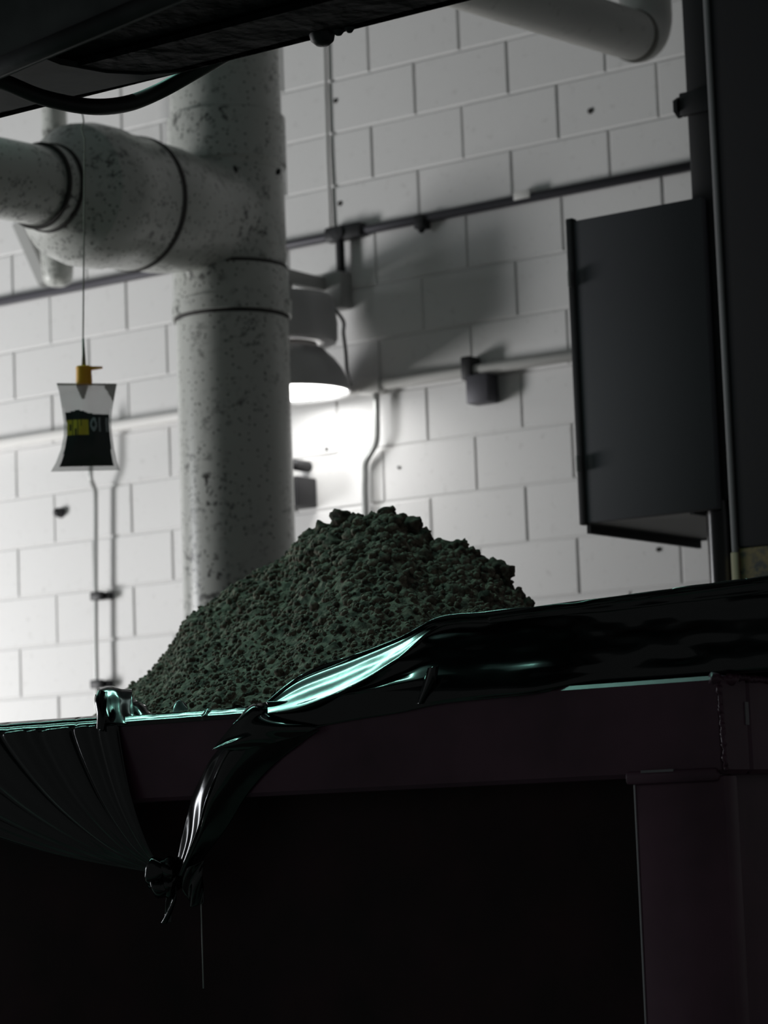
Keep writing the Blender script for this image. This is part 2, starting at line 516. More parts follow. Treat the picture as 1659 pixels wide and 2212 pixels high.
# ------------------------------------------------------------------ smaller pipe behind, with brace
p = at(124, 560, -.34)
vp = empty('capped_pipe', (p.x, -.34, p.z), 'short dirty white vertical pipe with a capped end behind the branch', 'pipe')
zb = at(124, 618, -.34).z
MB().lathe((p.x, -.34, 0), (0, 0, 1), [(zb, .001), (zb, .03), (zb + .012, .05), (zb + .03, .058), (zb + .13, .066), (zb + .16, .062), (zb + .17, .052), (zb + .3, .05), (5.6, .05)], 28).build('pipe', M['pvc'], vp, 40)
a0, b0 = at(42, 480, -.30), at(100, 612, -.30)
d = (b0 - a0).normalized()
pr = Vector((d.z, 0, -d.x)) * .024
MB().add([a0 + pr + Vector((0, s, 0)) for s in (-.02, .02)] + [a0 - pr + Vector((0, s, 0)) for s in (-.02, .02)] + [b0 + pr + Vector((0, s, 0)) for s in (-.02, .02)] + [b0 - pr + Vector((0, s, 0)) for s in (-.02, .02)],
         [(0, 1, 3, 2), (4, 6, 7, 5), (0, 4, 5, 1), (2, 3, 7, 6), (0, 2, 6, 4), (1, 5, 7, 3)]).build('brace', M['bracket'], vp)

# ------------------------------------------------------------------ pale pipe with elbow, upper right
e0, e1 = at(985, -45, -1.7), at(1372, 78, -.55)
dirp = (e1 - e0).normalized()
rr = .082
pu = empty('drain_pipe', e1, 'pale plastic pipe sloping to an elbow at the upper right', 'pipe')
MB().tube([e0 - dirp * .7, e1 - dirp * .02], rr, 40).build('sloping_pipe', M['pvc2'], pu, 40)
MB().lathe(e1, tuple(dirp), [(-.022, rr * .98), (-.022, rr + .003), (-.010, rr + .003), (-.010, rr * .98)], 40).build('joint_ring', M['lab_d'], pu, 30)
arc = []
for k in range(13):
    a_ = radians(7.8 * k)
    arc.append(e1 + dirp * (sin(a_) * .088) + Vector((0, 0, 1)) * (.088 * (1 - cos(a_))))
arc += [arc[-1] + Vector((.0, 0, .12)), arc[-1] + Vector((0, 0, 1.9))]
MB().tube(arc, [rr + .004] * 13 + [rr + .004, rr], 40).build('elbow', M['pvc2'], pu, 40)

# ------------------------------------------------------------------ cabinet, post and column on the right
PY = -1.60
CX0, CX1, CZ0, CZ1 = 1.592, 1.925, 2.470, 3.330
cab = empty('control_cabinet', ((CX0 + CX1) / 2, PY, CZ0), 'dark grey sheet metal cabinet hanging beside the black post', 'cabinet')
yb = -.93
cb = MB()
cb.box((CX0, PY + .03, CZ0), (CX0 + .012, yb, CZ1)).box((CX1 - .012, PY + .03, CZ0), (CX1, yb, CZ1)).box((CX0, PY + .03, CZ1 - .012), (CX1, yb, CZ1)).box((CX0, yb - .012, CZ0), (CX1, yb, CZ1))
cb.build('body', M['cab'], cab)
MB().box((CX0 + .012, PY + .03, CZ0 + .004), (CX1 - .012, yb - .012, CZ0 + .012)).build('underside', M['cab_in'], cab)['label'] = 'paler grey underside'
MB().box((CX0 - .006, PY + .028, CZ0 - .022), (CX0 + .006, yb, CZ0 + .004)).build('bottom_flange', M['black_iron'], cab)
MB().box((CX0 - .003, PY, CZ0 + .004), (2.014, PY + .028, CZ1 + .003), bev=.004).build('door', M['cab'], cab, 30)
MB().box((CX0 - .012, PY - .004, CZ0), (CX0 + .012, PY + .022, CZ1 + .012), bev=.004).build('door_edge', M['black_iron'], cab, 30)
for yy in (602, 1003):
    z = at(1245, yy, PY).z
    MB().lathe((CX0 - .002, PY - .012, z - .022), (0, 0, 1), [(0, .001), (0, .005), (.044, .005), (.044, .001)], 10).build('hinge', M['grey_conduit'], cab, 30)

XP1 = at(1563, 1200, PY + .074).x
XP2 = at(1533, 1200, PY + .034).x
post = empty('steel_post', (2.0, PY + .08, 0), 'black steel post rising beside the grey cabinet', 'post')
MB().box((XP2, PY + .034, CZ0 + .03), (XP2 + .085, PY + .114, 6.0), bev=.006).build('shaft', M['black_iron'], post, 30)
MB().lathe((XP1, PY + .074, 0), (0, 0, 1), [(0, .001), (0, .042), (CZ0 + .04, .042), (CZ0 + .04, .001)], 40).build('lower_pipe', M['gloss_black'], post, 40)
p = at(1470, 232, PY + .03)
MB().box((XP2 - .01, PY + .01, p.z - .03), (XP2 + .088, PY + .034, p.z + .035), bev=.004).build('band', M['black_iron'], post, 30)
MB().lathe((XP2, PY + .03, p.z), (-1, 0, 0), [(0, .016), (.014, .016), (.014, .03), (.026, .03), (.03, .02), (.031, .001)], 6).build('bolt', M['black_iron'], post, 30)

colm = empty('machine_column', (2.6, PY, 0), 'wide dark grey steel column at the right edge', 'column')
zy = at(1620, 1180, PY - .04).z
MB().box((2.078, PY - .02, zy), (3.3, PY + .3, 6.0), bev=.008).build('upper_plate', M['column'], colm, 30)
MB().box((2.078, PY - .018, 0), (3.3, PY + .3, zy), bev=.004).build('lower_plate', M['yellow'], colm, 30)['label'] = 'worn yellow lower plate'
zs = at(1585, 1195, PY).z
MB().box((2.062, PY - .024, zs), (2.078, PY + .02, 6.0), bev=.003).build('edge_strip', M['trim'], colm, 30)
MB().box((2.058, PY - .024, 0), (2.079, PY + .02, zs), bev=.003).build('edge_strip', M['trim_y'], colm, 30)['label'] = 'cream lower edge strip'

# ------------------------------------------------------------------ overhead machine
MY = -4.2
mach = empty('overhead_machine', (1.5, -4.6, 3.3), 'dark overhead conveyor machine across the top of the picture', 'machine')
ZB = at(420, 150, MY).z
MB().box((-2.5, MY - .03, ZB), (4.6, MY, ZB + .22), bev=.004).box((-2.5, MY - .16, ZB), (4.6, MY, ZB + .012)).build('frame_rail', M['belt'], mach, 30)
MB().box((-2.5, MY - .9, ZB + .02), (4.6, MY - .03, ZB + .05)).build('belt', M['belt'], mach)
def at_z(x, y, Z):
    d_ = fwd + R2 * ((x - W / 2) / F) - U2 * ((y - H / 2) / F)
    return CAM + d_ * ((Z - CAM.z) / d_.z)
gp = [(-90, 262), (-90, 205), (0, 172), (100, 128), (130, 140), (230, 158), (310, 162), (392, 156), (300, 176), (160, 207), (20, 238)]
gl = [at_z(x, y, ZB - .003) for x, y in gp]
ng = len(gl)
MB().add(gl + [p_ + Vector((0, 0, .012)) for p_ in gl], [tuple(range(ng)), tuple(range(2 * ng - 1, ng - 1, -1))] + [(k, (k + 1) % ng, ng + (k + 1) % ng, ng + k) for k in range(ng)]).build('gusset_plate', M['beam'], mach)['label'] = 'greyer underside plate'
s0, s1 = at(-40, 188, MY - .6), at(420, -6, MY - .6)
dd = (s1 - s0)
sp = MB()
q0, q1 = s0 - dd * .6, s1 + dd * .6
for yo in (0,):
    sp.add([q0, q1, q1 + Vector((0, 0, 1.4)), q0 + Vector((0, 0, 1.4)), q0 + Vector((0, -.02, 0)), q1 + Vector((0, -.02, 0)), q1 + Vector((0, -.02, 1.4)), q0 + Vector((0, -.02, 1.4))],
           [(0, 1, 2, 3), (4, 7, 6, 5), (0, 4, 5, 1), (1, 5, 6, 2), (2, 6, 7, 3), (3, 7, 4, 0)])
sp.build('side_plate', M['plate'], mach)
MB().tube([q0 + Vector((0, -.02, .01)), q1 + Vector((0, -.02, .01))], .016, 10).build('plate_edge', M['beam'], mach, 1)
p = at(693, 92, MY - .02)
MB().lathe((p.x, MY - .015, ZB + .01), (0, 0, -1), [(-.005, .024), (.008, .024), (.022, .021), (.03, .012), (.031, .001)], 12).build('bolt', M['black_iron'], mach, 40)
for xx, rr_ in ((733, .013), (757, .011)):
    p = at(xx, 80, MY - .01)
    MB().lathe((p.x, MY - .012, ZB + .006), (0, 0, -1), [(-.005, rr_), (.005, rr_), (.014, rr_ * .4), (.015, .001)], 10).build('bolt', M['black_iron'], mach, 40)
hp = [at(-60, 160, -4.5), at(10, 178, -4.46), at(90, 210, -4.40), at(190, 230, -4.32), at(270, 225, -4.22), at(340, 199, -4.15), at(420, 155, -4.12), at(500, 108, -4.12), at(575, 58, -4.12), at(640, -10, -4.12)]
o = MB().tube(smooth(hp, 6), .0155, 12).build('rubber_hose', M['hose'], None, 1)
tag(o, 'black rubber hose sagging below the overhead machine', 'hose')

# ------------------------------------------------------------------ fly trap bag on a string
BY = -2.55
bt = at(188, 828, BY)
bag = empty('fly_trap_bag', (bt.x, bt.y, bt.z), 'clear bag with black and yellow label and amber cap hanging on a string', 'bag')
px = 7.55 / F   # metres per unit of the bag outline
view = Vector((CAM.x - bt.x, CAM.y - bt.y, 0)).normalized()
ax = Vector((-view.y, view.x, 0))
NX, NZ = 56, 80
hgt = 184
def half(v):   # v 0 top .. 1 bottom -> left, right half widths in pixels
    L = [(0, 63), (.1, 58), (.3, 53), (.45, 50), (.6, 51), (.75, 57), (.9, 68), (1, 79)]
    Rr = [(0, 62), (.1, 58), (.3, 51), (.45, 48), (.6, 50), (.75, 53), (.9, 58), (1, 64)]
    def ip(T):
        for (a, fa), (b_, fb) in zip(T, T[1:]):
            if v <= b_: return fa + (fb - fa) * (v - a) / (b_ - a)
        return T[-1][1]
    return ip(L), ip(Rr)
def ink(u, v):
    """u 0..1 across, v 0..1 down: label print"""
    if v > .945: return 0
    e = .055 + .05 * max(0, (v - .3))
    if v > .28 and (u < e or u > 1 - e * .8): return 0
    if v < .03: return 3
    if v < .38:
        hump = .345 - .03 * math.exp(-((u - .3) / .16) ** 2) + (.012 if u > .5 else 0)
        if v > hump: return 1
        if v < .19 and abs(u - .42) < .11 - .5 * (v - .02): return 3
        if u > .80 and v < .05 + (u - .8) * .85: return 3
        return 2
    if .42 < v < .60 and .08 < u < .53:      # yellow word, letters not readable
        k = (u - .08) / .45 * 4
        fr_ = k - int(k)
        if fr_ > .90: return 1
        if int(k) == 0 and .35 < fr_ < .65 and .48 < v < .545: return 1
        if int(k) == 1 and .4 < fr_ < .6 and v > .52: return 1
        if int(k) == 2 and .4 < fr_ < .6 and v < .5: return 1
        return 4
    if .40 < v < .565 and .55 < u < .93:     # dim white word beside it
        k = (u - .55) / .38 * 2.5
        fr_ = k - int(k)
        if int(k) == 0: return 5 if ((fr_ - .5) / .45) ** 2 + ((v - .48) / .08) ** 2 < 1 and ((fr_ - .5) / .2) ** 2 + ((v - .48) / .04) ** 2 > 1 else 1
        return 5 if .15 < fr_ < .45 else 1
    if v < .58 and .1 < u < .9: return 1
    return 1
bmsh = MB()
for side in (1, -1):
    vs = []
    for j in range(NZ + 1):
        v = j / NZ
        l_, r_ = half(v)
        for i in range(NX + 1):
            u = i / NX
            x = -l_ + (l_ + r_) * u
            th = 16 * (sin(pi * u) ** .7) * (sin(pi * min(v * 1.02, 1)) ** .6) * (.5 + .8 * v)
            th += 1.2 * sin(u * 17 + v * 5) * sin(pi * u) * sin(pi * v)
            sag = (2.5 * abs(u - .5) * 2 if v < .05 else 0) - v * (6 * (u - .5)) * (v > .5) * (v - .5) - (4 * ((u - .5) ** 2) * 4 - 3) * v * .0
            vs.append(bt + ax * (x * px) + Vector((0, 0, -(v * hgt) * px + (u - .5) * -3 * px * (1 - v))) + view * (side * th * px))
    fs, mi = [], []
    for j in range(NZ):
        for i in range(NX):
            a = j * (NX + 1) + i
            fs.append((a, a + 1, a + NX + 2, a + NX + 1))
            mi.append(ink((i + .5) / NX, (j + .5) / NZ) if side == 1 else (0 if (j > NZ * .93 or j < NZ * .345 or i < 5 or i > NX - 6) else 1))
    b_ = len(bmsh.v)
    bmsh.v += [tuple(v) for v in vs]
    bmsh.f += [tuple(k + b_ for k in f) for f in fs]
    bmsh.mi += mi
bmsh.build('bag', [M['film'], M['lab_k'], M['lab_g'], M['lab_d'], M['lab_y'], M['lab_w']], bag, 1)
ct = bt + ax * (-6 * px)
cap = MB().lathe(ct + Vector((0, 0, -2 * px)), (0, 0, 1), [(0, .001), (0, 16 * px), (6 * px, 17 * px), (28 * px, 16 * px), (36 * px, 17 * px), (38 * px, 15 * px), (38 * px, .001)], 24)
cap.build('cap', M['cap'], bag, 40)['label'] = 'amber screw cap'
tb = ct + ax * (24 * px) + Vector((0, 0, 31 * px))
tx = MB()
vsb = []
for a, cz0, cz1 in ((-14, -4, 4), (15, 0, 3)):
    for c in (cz0, cz1):
        for e in (-6, 6):
            vsb.append(tb + ax * (a * px) + Vector((0, 0, c * px)) + view * (e * px))
tx.add(vsb, [(0, 1, 3, 2), (4, 6, 7, 5), (0, 4, 5, 1), (2, 3, 7, 6), (0, 2, 6, 4), (1, 5, 7, 3)]).build('cap_tab', M['cap'], bag)
zt = ZB + .02
st = [ct + Vector((0, 0, 36 * px)), ct + Vector((.001, 0, 60 * px))]
pk = [at(183, 300, BY), at(176, 280, BY), at(181, 262, BY), at(178, 246, BY)]
MB().tube([st[0], st[1], ct + Vector((0, 0, 95 * px))], [.0065, .0045, .003], 8).build('string_knot', M['string'], bag, 1)
MB().tube([st[0]] + [ct + Vector((0, 0, 95 * px))] + pk + [at(177, 150, BY), at(176, -100, BY)], .0022, 6).build('string', M['string'], bag, 1)

# ------------------------------------------------------------------ the waste container
RX1, RY0, RZ = 3.200, -3.86, 1.887
RX0, RY1 = -2.6, -1.85
RH = .170
bn = empty('waste_container', (0.3, -2.85, 0), 'dark maroon steel waste container heaped with sludge', 'container')
def rail(lo, hi):
    return MB().box(lo, hi, bev=.0075, seg=1)
rail((RX0, RY0, RZ - RH), (RX1, RY0 + .10, RZ)).build('front_rail', M['bin'], bn, 30)
rail((RX0, RY1 - .10, RZ - RH), (RX1, RY1, RZ)).build('back_rail', M['bin'], bn, 30)
rail((RX1 - .10, RY0 + .10, RZ - RH), (RX1, RY1 - .10, RZ)).build('end_rail', M['bin'], bn, 30)
rail((RX0, RY0 + .10, RZ - RH), (RX0 + .10, RY1 - .10, RZ)).build('end_rail', M['bin'], bn, 30)
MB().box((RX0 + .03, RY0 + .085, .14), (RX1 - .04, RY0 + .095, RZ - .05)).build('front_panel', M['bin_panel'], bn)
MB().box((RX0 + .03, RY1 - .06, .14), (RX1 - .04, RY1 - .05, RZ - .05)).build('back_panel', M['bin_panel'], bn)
MB().box((RX1 - .05, RY0 + .065, .14), (RX1 - .04, RY1 - .06, RZ - .05)).build('end_panel', M['bin'], bn)
MB().box((RX0 + .03, RY0 + .065, .14), (RX0 + .04, RY1 - .06, RZ - .05)).build('end_panel', M['bin'], bn)
MB().box((RX0 + .03, RY0 + .05, .10), (RX1 - .03, RY1 - .05, .14)).build('floor_plate', M['bin'], bn)
PXL = 3.018
for xa, xb in ((PXL, RX1 - .004), (PXL - 1.9, PXL - 1.72), (PXL - 3.8, PXL - 3.62)):
    MB().box((xa, RY0 + .004, .0), (xb, RY0 + .055, RZ - RH - .002), bev=.005).build('post', M['bin'], bn, 30)
MB().box((RX1 - .05, RY1 - .2, 0), (RX1 - .004, RY1 - .01, RZ - RH - .002), bev=.005).build('post', M['bin'], bn, 30)
MB().box((RX0 + .1, RY0 + .2, 0), (RX1 - .2, RY0 + .32, .10)).box((RX0 + .1, RY1 - .32, 0), (RX1 - .2, RY1 - .2, .10)).build('skid', M['bin'], bn)
MB().box((PXL - .014, RY0 - .006, RZ - RH - .012), (RX1 - .012, RY0 + .02, RZ - RH + .012), bev=.007).build('cap_plate', M['bin'], bn, 30)
def bead(p0, p1, r, nm='weld_bead'):
    p0, p1 = Vector(p0), Vector(p1)
    n_ = max(6, int((p1 - p0).length / (r * .8)))
    pts = [p0.lerp(p1, k / n_) + Vector((rnd.uniform(-1, 1), rnd.uniform(-1, 1), rnd.uniform(-1, 1))) * r * .35 for k in range(n_ + 1)]
    MB().tube(pts, [r * rnd.uniform(.7, 1.3) for _ in pts], 8).build(nm, M['bin'], bn, 1)
bead((RX1 - .004, RY0 + .002, RZ - .02), (RX1 + .002, RY0 + .003, RZ - RH + .005), .0045)
bead((RX1 - .014, RY0 + .0, RZ - .006), (RX1 + .002, RY0 + .05, RZ - .004), .009)
bead((RX1 + .001, RY0 + .03, RZ - .002), (RX1 + .001, RY0 + .2, RZ - .004), .006)
MB().box((PXL - .0012, RY0 + .0025, 0), (PXL + .0012, RY0 + .008, RZ - RH - .012)).build('lit_edge', M['post_glint'], bn)['label'] = 'painted highlight along post edge'  # thin pale strip stands in for light caught on the post edge
MB().box((PXL + .02, RY0 - .0068, RZ - RH + .008), (PXL + .085, RY0 - .002, RZ - RH + .0125)).build('lit_edge', M['scuff_glint'], bn)  # paler patch painted for the highlight on the cap plate's top edge
p = at(1607, 1512, RY0 + .09)
MB().box((RX1 - .001, RY0 + .085, RZ - .085), (RX1 + .002, RY0 + .097, RZ - .045)).build('paint_chip', M['scuff_glint'], bn)

# ------------------------------------------------------------------ sludge heap
sil = [(180, 1600), (240, 1530), (275, 1496), (345, 1440), (372, 1400), (394, 1350), (400, 1340), (460, 1304), (530, 1256), (610, 1224), (650, 1188), (700, 1156), (745, 1136), (830, 1132), (880, 1146), (930, 1188), (1000, 1201), (1060, 1238), (1098, 1274), (1160, 1332), (1230, 1380), (1330, 1440), (1500, 1520)]
RY = -2.75
prof = [at(x, y, RY) for x, y in sil]
def hprof(x):
    if x <= prof[0].x: return prof[0].z - (prof[0].x - x) * .6
    for a_, b_ in zip(prof, prof[1:]):
        if x <= b_.x:
            t_ = (x - a_.x) / (b_.x - a_.x)
            return a_.z + (b_.z - a_.z) * t_
    return prof[-1].z
def hsm(x):
    return sum(hprof(x + d_) * w_ for d_, w_ in ((-.015, .25), (0, .5), (.015, .25)))
def heap_z(x, y):
    k = (y - RY)
    if k < 0:
        xs = CAM.x + (x - CAM.x) * (RY - CAM.y) / (y - CAM.y)
        top = hsm(xs)
        f_ = min(1, -k / 1.08)
        base = 1.86
        e = (1 - f_) ** 1.0
        z = base + (top - base) * (e * .85 + .15 * (1 - f_ * f_))
    else:
        top = hsm(x)
        z = top - k * .75
    z = max(z, 1.66)
    return z
def lumpy(p, big):
    a_ = noise.fractal(p * 9, 1.0, 2.0, 3) * .030
    b_ = abs(noise.noise(p * 34)) * .022
    c_ = abs(noise.noise(p * 80 + Vector((3, 1, 4)))) * .010
    return a_ * (.5 + big) + b_ * (.6 + big * .8) + c_
HX0, HX1, HY0, HY1 = .35, 3.08, RY0 + .11, RY1 - .11
nx, ny = 400, 230
hv, hf = [], []
for j in range(ny + 1):
    y = HY0 + (HY1 - HY0) * j / ny
    for i in range(nx + 1):
        x = HX0 + (HX1 - HX0) * i / nx
        z = heap_z(x, y)
        big = max(0, min(1, (x - 1.0) / .8)) * max(0, min(1, (z - 2.05) / .3))
        if z > 1.67: z += lumpy(Vector((x, y, z)), big)
        hv.append((x, y, z))
for j in range(ny):
    for i in range(nx):
        a_ = j * (nx + 1) + i
        hf.append((a_, a_ + 1, a_ + nx + 2, a_ + nx + 1))
hm = MB()
hm.add(hv, hf)
heap = hm.build('sludge_heap', M['sludge'], None, 1)
tag(heap, 'heap of crumbly dark green sludge rising from the maroon container', 'heap')
# clods
def ico(sub):
    bm = bmesh.new()
    bmesh.ops.create_icosphere(bm, subdivisions=sub, radius=1)
    bm.verts.index_update()
    r_ = ([v.co.copy() for v in bm.verts], [[v.index for v in f.verts] for f in bm.faces])
    bm.free()
    return r_
i1, i2, i3 = ico(1), ico(2), ico(3)
cr = MB()
shapes = []
for s_ in range(14):
    shapes.append([v * (1 + .45 * noise.noise(v * 1.6 + Vector((s_ * 7.1, 0, 0)))) for v in i2[0]])
for k in range(12000):
    x = rnd.uniform(.8, 2.55)
    y = rnd.uniform(-3.74, -2.6)
    z = heap_z(x, y)
    if z < 1.88: continue
    big = max(0, min(1, (x - 1.1) / .7)) * max(0, min(1, (z - 2.05) / .3))
    r_ = rnd.uniform(.0025, .0065) * (1 + big * 1.1)
    if rnd.random() < .06: r_ *= 1.7
    p0 = Vector((x, y, z + lumpy(Vector((x, y, z)), big) + r_ * .1))
    rot = Matrix.Rotation(rnd.uniform(0, 6.28), 3, 'Z') @ Matrix.Rotation(rnd.uniform(0, 6.28), 3, 'X')
    sh = shapes[rnd.randrange(14)]
    cr.add([p0 + (rot @ v) * r_ for v in sh], i2[1])
tag(cr.build('crumbs', M['sludge'], heap, 1), kind='stuff')
cl_meshes = []
for s_ in range(6):
    mb = MB()
    vs = []
    for v in i3[0]:
        q_ = v + Vector((s_ * 5.3, 1.7, 0))
        r_ = .9 + .6 * noise.noise(q_ * 1.4) + .42 * abs(noise.noise(q_ * 3.4)) + .22 * abs(noise.noise(q_ * 8))
        vs.append(v * r_)
    cl_meshes.append((vs, i3[1]))
big_clods = [(672, 1168, .030), (700, 1148, .030), (738, 1122, .032), (770, 1122, .022), (800, 1124, .024), (832, 1114, .016), (862, 1132, .032), (892, 1136, .030), (915, 1160, .026), (945, 1180, .022),
             (975, 1186, .032), (998, 1178, .018), (1020, 1205, .026), (1045, 1218, .024), (1072, 1232, .032), (1095, 1236, .022), (1092, 1262, .022), (1118, 1285, .02), (1140, 1305, .018),
             (720, 1185, .034), (790, 1175, .036), (850, 1190, .034), (910, 1215, .034), (960, 1240, .036), (1010, 1250, .034), (1060, 1275, .03), (760, 1230, .03), (830, 1245, .03), (900, 1270, .028), (980, 1290, .03), (655, 1192, .022), (635, 1205, .018), (1045, 1300, .026), (690, 1240, .024), (930, 1310, .024), (605, 1222, .016)]
protos = []
for i, (x, y, r_) in enumerate(big_clods):
    # march along the sight line until the heap surface
    d_ = (at(x, y, -2.7) - CAM).normalized()
    hit = None
    for s in range(400):
        p = CAM + d_ * (5.2 + s * .006)
        if p.y > RY: break
        if p.z < heap_z(p.x, p.y):
            hit = p
            break
    if hit is None: hit = at(x, y, RY)
    if i < 6:
        mb = MB()
        mb.add(*cl_meshes[i])
        o = mb.build('clod', M['sludge'], heap, 1)
        protos.append(o)
    else:
        o = protos[i % 6].copy()
        COL.objects.link(o)
    o.location = hit
    r_ *= .8
    o.scale = (r_, r_, r_ * .9)
    o.rotation_euler = (rnd.uniform(0, 6), rnd.uniform(0, 6), rnd.uniform(0, 6))

# ------------------------------------------------------------------ black plastic liner
liner = empty('bin_liner', (2.2, RY0, RZ), 'glossy black plastic liner sheet draped over the container rim and tied in a knot', 'liner')
def catm(P, t_):
    n_ = len(P) - 1
    s_ = min(max(t_ * n_, 0), n_ - 1e-6)
    i = int(s_)
    u = s_ - i
    a_, b_, c_, d_ = P[max(i - 1, 0)], P[i], P[i + 1], P[min(i + 2, n_)]
    return .5 * ((2 * b_) + (c_ - a_) * u + (2 * a_ - 5 * b_ + 4 * c_ - d_) * u * u + (3 * b_ - a_ - 3 * c_ + d_) * u ** 3)
def sheet(name, rows, nu, nv, wr=None, thick=.0016):
    """rows: list of control rows (each a list of points along u)"""
    rr_ = [[catm(r_, i / nu) for i in range(nu + 1)] for r_ in rows]
    g = [[catm([r_[i] for r_ in rr_], j / nv) for i in range(nu + 1)] for j in range(nv + 1)]
    if wr:
        g2 = []
        for j in range(nv + 1):
            row = []
            for i in range(nu + 1):
                a_ = g[j][min(i + 1, nu)] - g[j][max(i - 1, 0)]
                c_ = g[min(j + 1, nv)][i] - g[max(j - 1, 0)][i]
                nn = a_.cross(c_)
                nn = nn.normalized() if nn.length > 1e-9 else Vector((0, -1, 0))
                row.append(g[j][i] + nn * wr(i / nu, j / nv, g[j][i]))
            g2.append(row)
        g = g2
    mb = MB()
    mb.add([p for r_ in g for p in r_], [(j * (nu + 1) + i, j * (nu + 1) + i + 1, (j + 1) * (nu + 1) + i + 1, (j + 1) * (nu + 1) + i) for j in range(nv) for i in range(nu)])
    o = mb.build(name, M['plastic'], liner, 1)
    sm = o.modifiers.new('thickness', 'SOLIDIFY')
    sm.thickness = thick
    sm.offset = 0
    return o

# main sheet: rises from the rim to a ridge, covers the right of the heap
cx = [578, 650, 760, 860, 950, 1060, 1165, 1300, 1450, 1600, 1760]
ry = [1520, 1468, 1424, 1384, 1345, 1334, 1320, 1303, 1283, 1263, 1241]
Yr = [-3.862, -3.83, -3.815, -3.81, -3.81, -3.805, -3.80, -3.80, -3.80, -3.80, -3.80]
bw = [22, 60, 58, 38, 8, 10, 12, 18, 20, 22, 24]
hem = [1600, 1578, 1556, 1540, 1521, 1509, 1497, 1482, 1468, 1453, 1440]
rows = [[] for _ in range(10)]
for i, x in enumerate(cx):
    a_ = at(x, ry[i], Yr[i])
    hb = bw[i] / F * 5.1
    b_ = at(x, ry[i] + bw[i], Yr[i] - hb * (1.05 if i < 4 else .12))
    yr_ = RY0 - .006 if x < 1280 else RY0 + .030
    c_ = at(x, hem[i], yr_)
    rimp = Vector((c_.x, yr_, RZ + .008)) if x < 1280 else Vector((c_.x, yr_ - .002, RZ + .012))
    mid = b_.lerp(rimp, .5) + Vector((0, .003, 0))
    rows[0].append(Vector((a_.x - .02, Yr[i] + .22, a_.z - .16 if i > 3 else a_.z - .06)))
    rows[1].append(Vector((a_.x - .003, Yr[i] + .016, a_.z - .004)))
    rows[2].append(a_)
    rows[3].append(a_.lerp(b_, .33))
    rows[4].append(a_.lerp(b_, .67))
    rows[5].append(b_)
    rows[6].append(b_.lerp(mid, .12) + Vector((0, .002, 0)))
    rows[7].append(mid)
    rows[8].append(rimp)
    rows[9].append(c_ if x < 1280 else Vector((c_.x, yr_ + .012, RZ + .003)))
def wrA(u, v, p):
    fade = max(0, 1 - u * 1.9)
    band = .07 if (.2 < v < .57 and u < .5) else 1.3
    s_ = sin(v * 26 + u * 5) * .005 * min(1, u * 9) * fade + sin(v * 47 - u * 11) * .002 * min(1, u * 8) * fade
    s_ += noise.noise(Vector((p.x * 5, p.z * 26, p.y * 6))) * .005 * min(1, u * 4)
    s_ += noise.noise(Vector((p.x * 14, p.z * 50, 3))) * .002 * min(1, u * 4)
    return s_ * (0.25 if v > .85 else band)
sheet('draped_sheet', rows, 260, 90, wrA)
pl_ = [[at(925, 1443, RY0 - .004), at(936, 1440, RY0 - .014), at(948, 1437, RY0 - .004)], [at(913, 1480, RY0 - .006), at(925, 1478, RY0 - .016), at(940, 1476, RY0 - .006)], [at(898, 1522, RY0 - .006), at(906, 1521, RY0 - .015), at(916, 1519, RY0 - .006)]]
sheet('pleat', pl_, 10, 20, None)

# folded end of the sheet at the left of the ridge
e = [[at(596, 1488, -3.815), at(580, 1512, -3.85), at(548, 1522, -3.875), at(520, 1545, -3.885)],
     [at(590, 1520, -3.85), at(572, 1532, -3.875), at(545, 1536, -3.89), at(502, 1565, -3.895)],
     [at(578, 1543, -3.875), at(560, 1552, -3.89), at(520, 1580, -3.90), at(462, 1617, -3.90)],
     [at(640, 1562, -3.885), at(590, 1575, -3.895), at(540, 1592, -3.905), at(470, 1618, -3.905)],
     [at(690, 1572, -3.88), at(640, 1592, -3.885), at(590, 1605, -3.89), at(520, 1622, -3.90)]]
sheet('folded_end', e, 40, 40, lambda u, v, p: .002 * sin(u * 10 + v * 7) + .0015 * noise.noise(p * 20))

# hanging flap curling down to the knot
f = []
for (x0, x1, x3, y) in [(500, 556, 690, 1590), (466, 520, 640, 1625), (436, 494, 580, 1675), (410, 470, 530, 1735), (396, 446, 490, 1800), (382, 422, 448, 1855), (368, 400, 420, 1900)]:
    A_, B_, C_ = at(x0, y, RY0 - .004), at(x1, y - 8, RY0 - .004), at(x3, y - 12, RY0 - .004)
    dy = -.5 * (B_.x - A_.x)
    B_.y += dy
    mid = B_.lerp(C_, .35) + Vector((0, dy * .3, 0))
    f.append([A_ + Vector((.004, .012, 0)), A_, A_.lerp(B_, .5), B_, B_.lerp(mid, .15), mid, C_])
sheet('hanging_flap', f, 80, 90, lambda u, v, p: .0009 * sin(u * 30 + 3 * sin(v * 5)) * sin(pi * u) + .0022 * noise.noise(Vector((p.x * 26, p.z * 9, 0))))

